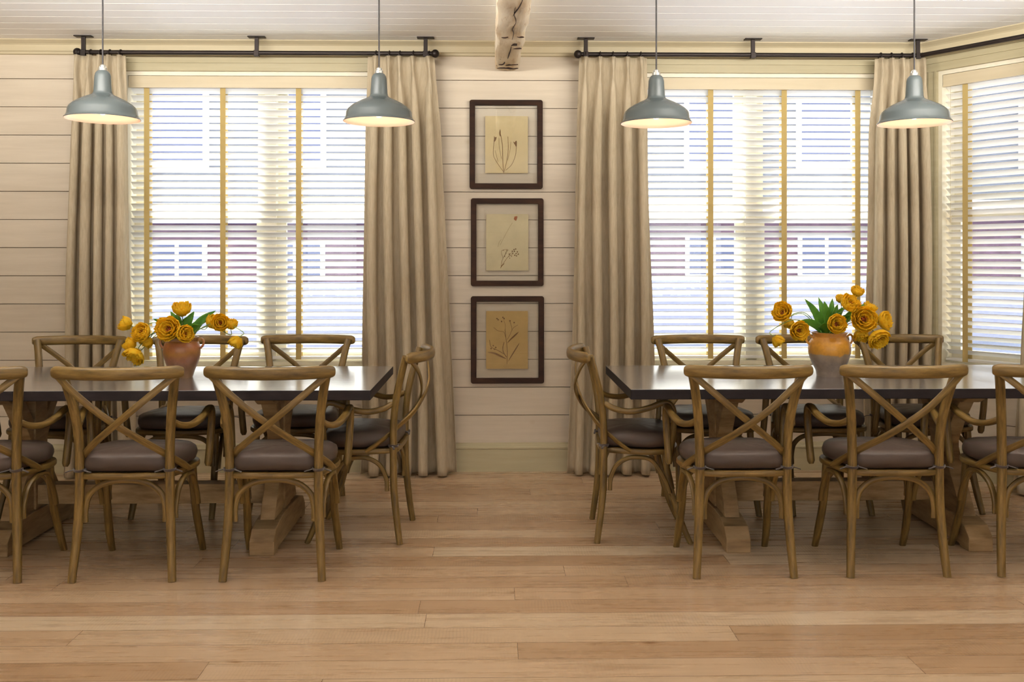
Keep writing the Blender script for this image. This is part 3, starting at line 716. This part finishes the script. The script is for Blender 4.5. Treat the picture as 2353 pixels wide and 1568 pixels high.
# ------------------------------------------------------------------ chairs
OUT = [(0, -.012), (.10, -.010), (.165, .0), (.192, .05), (.212, .12), (.226, .2), (.220, .27), (.185, .322), (.11, .345), (0, .352)]
OUTL = OUT+[(-x, y) for x, y in OUT[-2:0:-1]]
def make_chair():
    root = empty('cross_back_armchair', (0, 0, 0))
    wd = M['chair']
    for s_ in (-1, 1):
        m = MB(); m.sweep([(s_*.202, -.030, 0), (s_*.194, -.014, .12), (s_*.186, .0, .26), (s_*.182, .003, .42), (s_*.184, .001, .56), (s_*.194, -.014, .68), (s_*.212, -.040, .79), (s_*.230, -.062, .868)], .037, .033, n=12, round_end=False,
                          taper=lambda t_: .86+.14*min(1, t_*4)); m.build('back_post', wd, root)
        m = MB(); m.sweep([(s_*.203, .402, 0), (s_*.200, .362, .09), (s_*.194, .325, .20), (s_*.192, .298, .31), (s_*.190, .285, .42)], .034, .030, n=12, taper=lambda t_: .84+.16*min(1, t_*4)); m.build('front_leg', wd, root)
        m = MB(); m.sweep([(s_*.190, .004, .648), (s_*.212, .05, .625), (s_*.238, .12, .616), (s_*.258, .20, .635), (s_*.266, .262, .660), (s_*.267, .298, .655), (s_*.266, .315, .615), (s_*.262, .314, .54), (s_*.258, .308, .47), (s_*.253, .300, .400)], .033, .027, ref=(0, 0, 1), n=12, round_end=True); m.build('arm', wd, root)
        # cross slat, from the top corner over the back, past the opposite post to the seat side
        o = .007*s_
        m = MB(); m.sweep([(-s_*.236, -.086, .852), (-s_*.17, -.112, .795), (-s_*.08, -.122+o, .718), (0, -.104+o, .652), (s_*.08, -.066+o, .588), (s_*.145, -.015, .534), (s_*.186, .038, .490), (s_*.212, .085, .455), (s_*.222, .125, .428)], .028, .011, ref=(0, 1, 0), n=10, sq=.5); m.build('cross_slat', wd, root)
        # side arch
        m = MB(); m.sweep([(s_*.196, .030, .245), (s_*.196, .034, .30), (s_*.200, .060, .360), (s_*.206, .110, .394), (s_*.209, .165, .400), (s_*.208, .215, .390), (s_*.208, .252, .350), (s_*.209, .292, .275), (s_*.209, .305, .235)], .020, .024, ref=(1, 0, 0), n=10); m.build('side_arch', wd, root)
    m = MB(); m.sweep([(.262*math.sin(a), -.150+.080*(math.sin(a))**2, .862) for a in [math.radians(-90+180*k/14) for k in range(15)]][0:15], .052, .031, ref=(0, 1, 0), n=14, sq=.8, sub=3,
                      taper=lambda t_: min(1, .55+3.5*min(t_, 1-t_)) if 0 < t_ < 1 else .45); m.build('top_rail', wd, root)
    m = MB(); m.sweep([(-.163, .010, .235), (-.162, .010, .29), (-.148, .012, .345), (-.105, .014, .385), (-.05, .014, .402), (0, .014, .405), (.05, .014, .402), (.105, .014, .385), (.148, .012, .345), (.162, .010, .29), (.163, .010, .235)], .024, .018, ref=(0, 1, 0), n=10); m.build('rear_arch', wd, root)
    m = MB(); m.sweep([(-.186, .322, .25), (-.184, .312, .30), (-.165, .300, .355), (-.11, .296, .392), (0, .296, .402), (.11, .296, .392), (.165, .300, .355), (.184, .312, .30), (.186, .322, .25)], .024, .018, ref=(0, 1, 0), n=10); m.build('front_arch', wd, root)
    m = MB(); m.sweep([(x*.97, .17+(y-.17)*.97, .427) for x, y in OUTL], .030, .026, ref=(0, 0, 1), n=10, sub=3, closed=True, sq=.6)
    P = catmull([Vector((x*.96, .17+(y-.17)*.96, 0)) for x, y in OUTL], 3, True); n = len(P)
    m.add([(p.x, p.y, .436) for p in P]+[(p.x, p.y, .424) for p in P], [tuple(range(n)), tuple(range(2*n-1, n-1, -1))]); m.build('seat', wd, root, smooth=40)
    # cushion
    P = catmull([Vector((x, y, 0)) for x, y in OUTL], 4, True); n = len(P)
    c = MB(); vv = []; prof = [(.90, .442), (.975, .450), (1.0, .468), (1.0, .482), (.975, .500), (.91, .511), (.80, .517), (.55, .522), (.25, .524)]
    rnd = random.Random(4)
    for k, (s_, z) in enumerate(prof):
        for i, p in enumerate(P):
            wob = .003*math.sin(i*.9)*(1 if 1 < k < 5 else .3)
            xx, yy = p.x*s_*.985, .17+(p.y-.17)*s_*.985
            vv.append((xx, yy, z+wob))
    fs = []
    for k in range(len(prof)-1):
        for i in range(n): fs.append((k*n+i, k*n+(i+1) % n, (k+1)*n+(i+1) % n, (k+1)*n+i))
    fs.append(tuple(range(n-1, -1, -1))); fs.append(tuple((len(prof)-1)*n+i for i in range(n)))
    c.add(vv, fs); cu = c.build('seat_cushion', M['cushion'], root, smooth=60)
    for s_ in (-1, 1):
        tm = MB(); ring = [(s_*.182+.024*math.cos(a), .003+.021*math.sin(a), .452+.002*math.cos(2*a)) for a in [2*math.pi*k/12 for k in range(12)]]
        tm.sweep(ring, .012, .005, ref=(1, 0, 0), n=6, sub=2, closed=True); tm.sweep([(s_*.165, .0, .455), (s_*.150, -.018, .452), (s_*.128, -.022, .446)], .010, .004, ref=(0, 0, 1), n=6)
        tm.sweep([(s_*.205, .004, .452), (s_*.222, -.006, .449), (s_*.236, -.008, .444)], .010, .004, ref=(0, 0, 1), n=6)
        tm.build('tie', M['tie'], cu)
    return root
CH = [
 (-2.140, 3.905, 1, 0, 'oak cross-back armchair cut off by the left edge, near row of the left table'),
 (-1.515, 3.905, 1, 0, 'oak cross-back armchair in front of the rust-brown jar, near side of the left table'),
 (-.905, 3.905, 0, 0, 'oak cross-back armchair with its back to us, rightmost in the left near row'),
 (-2.294, 5.205, 180, 1, 'oak cross-back armchair facing us before the far left curtain, behind the left table'),
 (-1.631, 5.205, 180, 1, 'oak cross-back armchair facing us directly behind the rust-brown jar'),
 (-1.045, 5.245, 179, 1, 'oak cross-back armchair facing us behind the left table, just left of the second curtain'),
 (-.452, 4.57, 86.5, 2, 'oak cross-back armchair at the right end of the left table, seen from the side'),
 (1.037, 3.905, 0, 3, 'near cross-back armchair with its back to us, just left of the ochre jar'),
 (1.675, 3.905, 0, 3, 'near cross-back armchair with its back to us, just right of the ochre jar'),
 (2.305, 3.905, 0, 3, 'oak cross-back armchair cut off by the right edge, near side of the right table'),
 (1.147, 5.205, 181, 4, 'oak cross-back armchair facing us before the right window, well left of the ochre jar'),
 (1.735, 5.205, 180, 4, 'oak cross-back armchair facing us half hidden behind the ochre and grey jar'),
 (2.287, 5.205, 184, 4, 'oak cross-back armchair facing us before the corner curtain, behind the right table'),
 (.517, 4.57, -92.7, 5, 'oak cross-back armchair at the left end of the right table, seen from the side'),
]
GRP = 'cross-back armchairs round the two dining tables'
proto = make_chair()
for i, (x, y, a, g, lab) in enumerate(CH):
    o = proto if i == 0 else copy_tree(proto)
    o.location = (x, y, 0); o.rotation_euler = (0, 0, math.radians(a)); tag(o, lab, 'chair', GRP)

# ------------------------------------------------------------------ jars and tulips
def jar(x, y, mat, prof, hz, hr, label):
    root = empty('clay_jar', (x, y, TZ)); tag(root, label, 'jar', 'glazed clay jars holding the tulips')
    m = MB(); top_r, top_z = prof[-1]
    P = [Vector((r, 0, z)) for r, z in prof]; S_ = catmull(P, 4)
    pr = [(max(p.x, .0004), p.z) for p in S_]
    pr += [(top_r-.008, top_z), (top_r-.010, top_z-.01), (top_r-.012, top_z-.05), (.06, .06), (.0004, .05)]
    m.lathe([(.0004, 0)]+pr, 40); m.build('jar_body', mat, root, smooth=50)
    for s_ in (-1, 1):
        h = MB(); h.sweep([(s_*(hr-.008), 0, hz), (s_*(hr+.012), 0, hz+.014), (s_*(hr+.024), 0, hz+.004), (s_*(hr+.024), 0, hz-.014), (s_*(hr+.012), 0, hz-.030), (s_*(hr-.002), 0, hz-.034)], .011, .009, ref=(0, 1, 0), n=8, sq=1); h.build('handle', mat, root)
    return root
JLX = at(418, 860, TYC).x; JRX = at(1906, 860, TYC).x
jar(JLX, TYC, M['pot_rust'], [(.050, .0), (.052, .008), (.060, .035), (.076, .075), (.085, .115), (.084, .145), (.077, .168), (.070, .176), (.076, .186), (.079, .194)], .172, .078, 'rust-brown glazed clay jar of tulips on the left table')
jar(JRX, TYC, M['pot_ochre'], [(.060, .0), (.062, .010), (.066, .030), (.084, .065), (.097, .105), (.100, .135), (.094, .165), (.080, .184), (.076, .192), (.082, .206), (.085, .212)], .186, .088, 'clay jar glazed ochre above and grey-brown below on the right table')

def flower_mesh(seed, openn):
    rnd = random.Random(seed); m = MB()
    rings = [(4, .004, 4+openn*8, .034), (5, .008, 10+openn*12, .040), (6, .013, 18+openn*18, .043), (7, .016, 24+openn*30, .043)]
    for ri, (cnt, r0, tilt, ln) in enumerate(rings):
        for k in range(cnt):
            a0 = 2*math.pi*(k+ri*.5)/cnt+rnd.uniform(-.2, .2); tl = math.radians(tilt+rnd.uniform(-7, 7)); L = ln*rnd.uniform(.9, 1.08); Wd = L*.50
            R = Matrix.Rotation(a0, 4, 'Z')
            NU_, NV_ = 5, 6; vv = []
            for j in range(NV_+1):
                v = j/NV_
                # petal centre line: bulges out then curls in (cup)
                th = tl*math.sin(v*math.pi*.75)
                rr2 = r0*math.sin(min(1, v*2.2)*math.pi/2)+L*.5*math.sin(tl)*math.sin(v*math.pi*.62)+(.006*openn*v*v)
                z = L*v*math.cos(tl*.8)
                hw = Wd*(math.sin(math.pi*min(1, .12+v*.80))**.6)
                for i in range(NU_+1):
                    u = i/NU_*2-1
                    x = hw*u*.98; cup = -.38*hw*u*u
                    rough = .0016*math.sin(u*7+k*2+v*5)*v
                    vv.append(tuple(R @ Vector((rr2+cup+rough, x, z+rough+.0035*v*math.sin(u*9+k)*(1 if j == NV_ else 0)))))
            fs = [(j*(NU_+1)+i, j*(NU_+1)+i+1, (j+1)*(NU_+1)+i+1, (j+1)*(NU_+1)+i) for j in range(NV_) for i in range(NU_)]
            m.add(vv, fs)
    return m
fl = []
for k, op in enumerate((.1, .4, .7, 1.0)):
    o = flower_mesh(k+3, op).build('petals', M['petal'], smooth=180); sd = o.modifiers.new('thickness', 'SOLIDIFY'); sd.thickness = .0008
    hb = MB(); hb.ball((0, 0, .010), .007, 8, 6, sz=1.5)
    for q in range(6): hb.sweep([(.004*math.cos(q), .004*math.sin(q), .01), (.007*math.cos(q), .007*math.sin(q), .026)], .003, .003, n=6, sub=1)
    h = hb.build('stamens', M['heart'], o)
    fl.append(o)
used_fl = [False]*4
def tulip(jx, rimz, px, py, r, Y, dirv, kind, leaf_tip, label, group, i):
    """stem rises from the jar's mouth and bends to the flower"""
    c = at(px, py, Y); rnd = random.Random(i*13+5)
    base = Vector((jx+rnd.uniform(-.04, .04), TYC+rnd.uniform(-.04, .04), rimz-.10))
    root = empty('tulip', base); tag(root, label, 'tulip', group)
    d = Vector(dirv).normalized(); sc = r*.0021/.0268
    fb = c-d*(.022*sc)                                  # flower base
    mouth = Vector((jx+(fb.x-jx)*.28, TYC+(fb.y-TYC)*.28, rimz+.012))
    mo = Vector((mouth.x-jx, mouth.y-TYC, 0))
    if mo.length > .052: mo *= .052/mo.length; mouth = Vector((jx+mo.x, TYC+mo.y, mouth.z))
    mid = mouth.lerp(fb, .5)+Vector((0, 0, max(.012, .05*min(1, (fb-mouth).length*5))))-d*.02
    pre = fb-d*.03
    pts = [p-base for p in (base, mouth, mid, pre, fb)]
    s = MB(); s.sweep(pts, .0042, .0042, ref=(1, 0, 0), n=6, sub=6, sq=1); s.build('stem', M['stem'], root)
    src = fl[kind]
    if not used_fl[kind]: f = src; used_fl[kind] = True; f.parent = root
    else: f = copy_tree(src, root)
    f.location = fb-base; f.scale = (sc, sc, sc)
    f.rotation_mode = 'QUATERNION'; f.rotation_quaternion = d.to_track_quat('Z', 'Y') @ Quaternion((0, 0, 1), rnd.uniform(0, 6))
    if leaf_tip:
        for lx, ly, lY in leaf_tip:
            tip = at(lx, ly, lY)-base
            m0 = Vector((jx, TYC, rimz+.005))-base; m0 += Vector(((tip.x-m0.x)*.22, (tip.y-m0.y)*.3, 0))
            q0 = Vector((0, 0, 0)).lerp(m0, .3)
            mid2 = m0.lerp(tip, .5)+Vector((0, 0, .018))
            P = catmull([q0, m0, mid2, tip], 6); n = len(P); vv = []
            side = (tip-m0).cross(Vector((0, 1, .25))); side = side.normalized() if side.length > 1e-4 else Vector((1, 0, 0))
            for k, p in enumerate(P):
                t_ = k/(n-1); hw = .019*(math.sin(math.pi*min(1, t_*.93+.07)))**.85+.0006
                for u in (-1, -.5, 0, .5, 1): vv.append(p+side*hw*u+Vector((0, -.006*abs(u)+.002, .004*abs(u)))*math.sin(math.pi*t_))
            fs = [(k*5+q, k*5+q+1, (k+1)*5+q+1, (k+1)*5+q) for k in range(n-1) for q in range(4)]
            l = MB(); l.add(vv, fs); lo = l.build('leaf', M['leaf'], root, smooth=180); sd = lo.modifiers.new('thickness', 'SOLIDIFY'); sd.thickness = .0012
    return root
GL, GR = 'yellow tulips in the rust-brown jar', 'yellow tulips in the ochre and grey jar'
Z = TZ
LT = [
 (418, 711, 19, 4.55, (.05, -.35, 1), 1, [(392, 716, 4.60), (380, 734, 4.62)], 'yellow tulip standing highest above the rust-brown jar'),
 (289, 745, 16, 4.52, (-.9, -.3, .45), 0, [(357, 741, 4.5)], 'yellow tulip furthest left of the left bouquet, in front of the window edge'),
 (326, 764, 18, 4.46, (-.45, -1, .3), 2, [(352, 733, 4.55)], 'large open yellow tulip left of the rust-brown jar, before the first tan tape'),
 (338, 786, 14, 4.50, (-.5, -.4, -.8), 0, [], 'yellow tulip tucked under the large open one left of the rust-brown jar'),
 (387, 756, 21, 4.45, (-.1, -1, .25), 3, [(372, 742, 4.45), (362, 752, 4.5), (405, 722, 4.6)], 'widest open yellow tulip facing us over the left rim of the rust-brown jar'),
 (424, 768, 18, 4.44, (.75, -.7, .2), 1, [(446, 716, 4.56), (462, 748, 4.5), (478, 735, 4.58)], 'yellow tulip leaning right on the front rim of the rust-brown jar'),
 (299, 791, 15, 4.48, (-.6, -.3, .6), 1, [], 'yellow tulip upper of the two drooping lowest at the left of the rust-brown jar'),
 (309, 817, 18, 4.44, (-.3, -.6, -.8), 3, [], 'yellow tulip drooping lowest in the left bouquet, just above a chair rail'),
 (488, 741, 16, 4.56, (.6, -.2, .5), 1, [(496, 714, 4.56)], 'paler yellow tulip right of the green leaves, left of its open neighbour, left table'),
 (506, 742, 15, 4.50, (.35, -1, .2), 3, [(430, 728, 4.58)], 'open orange-yellow tulip facing us in the right part of the left bouquet'),
 (532, 746, 13, 4.52, (.2, -.2, 1), 0, [], 'small upright yellow tulip bud at the right edge of the left bouquet'),
 (543, 786, 15, 4.48, (-.5, -.3, -.9), 0, [], 'yellow tulip hanging lowest at the right of the left bouquet, before a chair rail'),
]
RT = [
 (1970, 670, 14, 4.56, (.25, -.4, 1), 1, [(1987, 699, 4.56)], 'yellow tulip standing highest above the ochre and grey jar'),
 (1931, 687, 11, 4.60, (-.2, -.3, 1), 0, [(1913, 686, 4.6)], 'small pale yellow tulip bud left of the topmost one, right bouquet'),
 (1953, 698, 19, 4.50, (.3, -.7, .6), 2, [(1894, 692, 4.52), (1938, 706, 4.58)], 'large yellow tulip just below the topmost one in the right bouquet'),
 (1798, 718, 18, 4.50, (-.6, -.7, .4), 3, [(1849, 687, 4.54)], 'open yellow tulip furthest left and high in the right bouquet'),
 (1814, 744, 13, 4.54, (-.4, -.2, -.8), 0, [(1832, 738, 4.5)], 'yellow tulip squeezed between its two larger neighbours at the left of the ochre jar'),
 (1836, 760, 17, 4.46, (.1, -1, -.1), 3, [(1881, 684, 4.6)], 'open yellow tulip hanging just left of the ochre rim'),
 (1787, 783, 14, 4.47, (.55, -.3, -.8), 0, [], 'yellow tulip drooping lowest at the left of the right bouquet'),
 (1922, 745, 18, 4.44, (.1, -1, .1), 2, [(1902, 712, 4.48), (1880, 752, 4.46)], 'round yellow tulip facing us on the front rim of the ochre jar'),
 (1998, 708, 15, 4.58, (.3, -.3, 1), 1, [(1925, 700, 4.56)], 'yellow tulip upright behind the largest one on the right of the right bouquet'),
 (1985, 734, 22, 4.47, (-.1, -1, .15), 3, [(1955, 722, 4.5)], 'largest open yellow tulip of the right bouquet, facing us right of the jar'),
 (2033, 738, 18, 4.52, (.7, -.7, .25), 2, [(1945, 738, 4.52)], 'open yellow tulip furthest right, before the corner curtain'),
 (1979, 771, 16, 4.50, (-.2, -.4, -.9), 1, [], 'yellow tulip drooping beside the right handle of the ochre jar'),
 (2018, 777, 19, 4.45, (.2, -.8, -.6), 3, [], 'open yellow tulip drooping lowest at the right of the right bouquet'),
]
for i, (px, py, r, Y, d, k, lf, lab) in enumerate(LT): tulip(JLX, Z+.19, px, py, r, Y, d, k, lf, lab, GL, i)
for i, (px, py, r, Y, d, k, lf, lab) in enumerate(RT): tulip(JRX, Z+.208, px, py, r, Y, d, k, lf, lab, GR, i+40)

# ------------------------------------------------------------------ outside
m = MB(); m.box(-40, WALLY+.3, -.5, 40, 60, -.35); struct(m.build('ground', m_plain('pale_pavement', srgb(120, 126, 144), .8), smooth=0))
brick = m_plain('mauve_brick', srgb(108, 84, 98), .9, var=.2, scale=3)
white = m_plain('white_paint_outside', srgb(236, 236, 240), .7); dglass = m_plain('dark_shop_glass', srgb(70, 78, 112), .2); stone = m_plain('lilac_stone', srgb(150, 152, 174), .9)
pale = m_plain('grey_siding', srgb(100, 103, 112), .9, var=.1, scale=2)
def shop(x, y, w_, h, top, cat_label, nwin):
    root = empty('shop_building', (x, y, -.35)); tag(root, cat_label, 'building')
    m = MB(); m.box(0, 0, 0, w_, 5, h); m.build('brick_wall', brick, root, smooth=0); m = MB(); m.box(-.1, -.12, 0, w_+.1, 0, 1.25); m.build('stone_base', stone, root, smooth=0)
    m = MB(); m.box(-.2, -.25, h, w_+.2, 5, h+.35); m.build('cornice', white, root, smooth=0)
    m = MB(); m.box(0, .1, h+.35, w_, 5, top); m.build('upper_wall', pale, root, smooth=0)
    for k in range(nwin):
        a = w_*(k+.25)/nwin; b_ = w_*(k+.75)/nwin
        m = MB(); m.box(a, -.06, 1.3, b_, .02, h*.86); g = m.build('shop_window', white, root, smooth=0)
        m = MB(); m.box(a+.08, -.08, 1.36, (a+b_)/2-.04, -.05, h*.86-.06); m.box((a+b_)/2+.04, -.08, 1.36, b_-.08, -.05, h*.86-.06); m.build('pane', dglass, g, smooth=0)
        m = MB(); m.box(a, -.02, h+1.0, b_, .12, h+2.4); g = m.build('upper_window', white, root, smooth=0)
        m = MB(); m.box(a+.08, -.04, h+1.08, b_-.08, -.01, h+2.32); m.build('pane', dglass, g, smooth=0)
shop(-13, 17, 12.6, 2.3, 5.2, 'low mauve brick building seen in slivers through the left window blind', 6)
shop(1.0, 19, 16, 2.5, 5.6, 'low mauve brick building seen in slivers through the right window blind', 7)
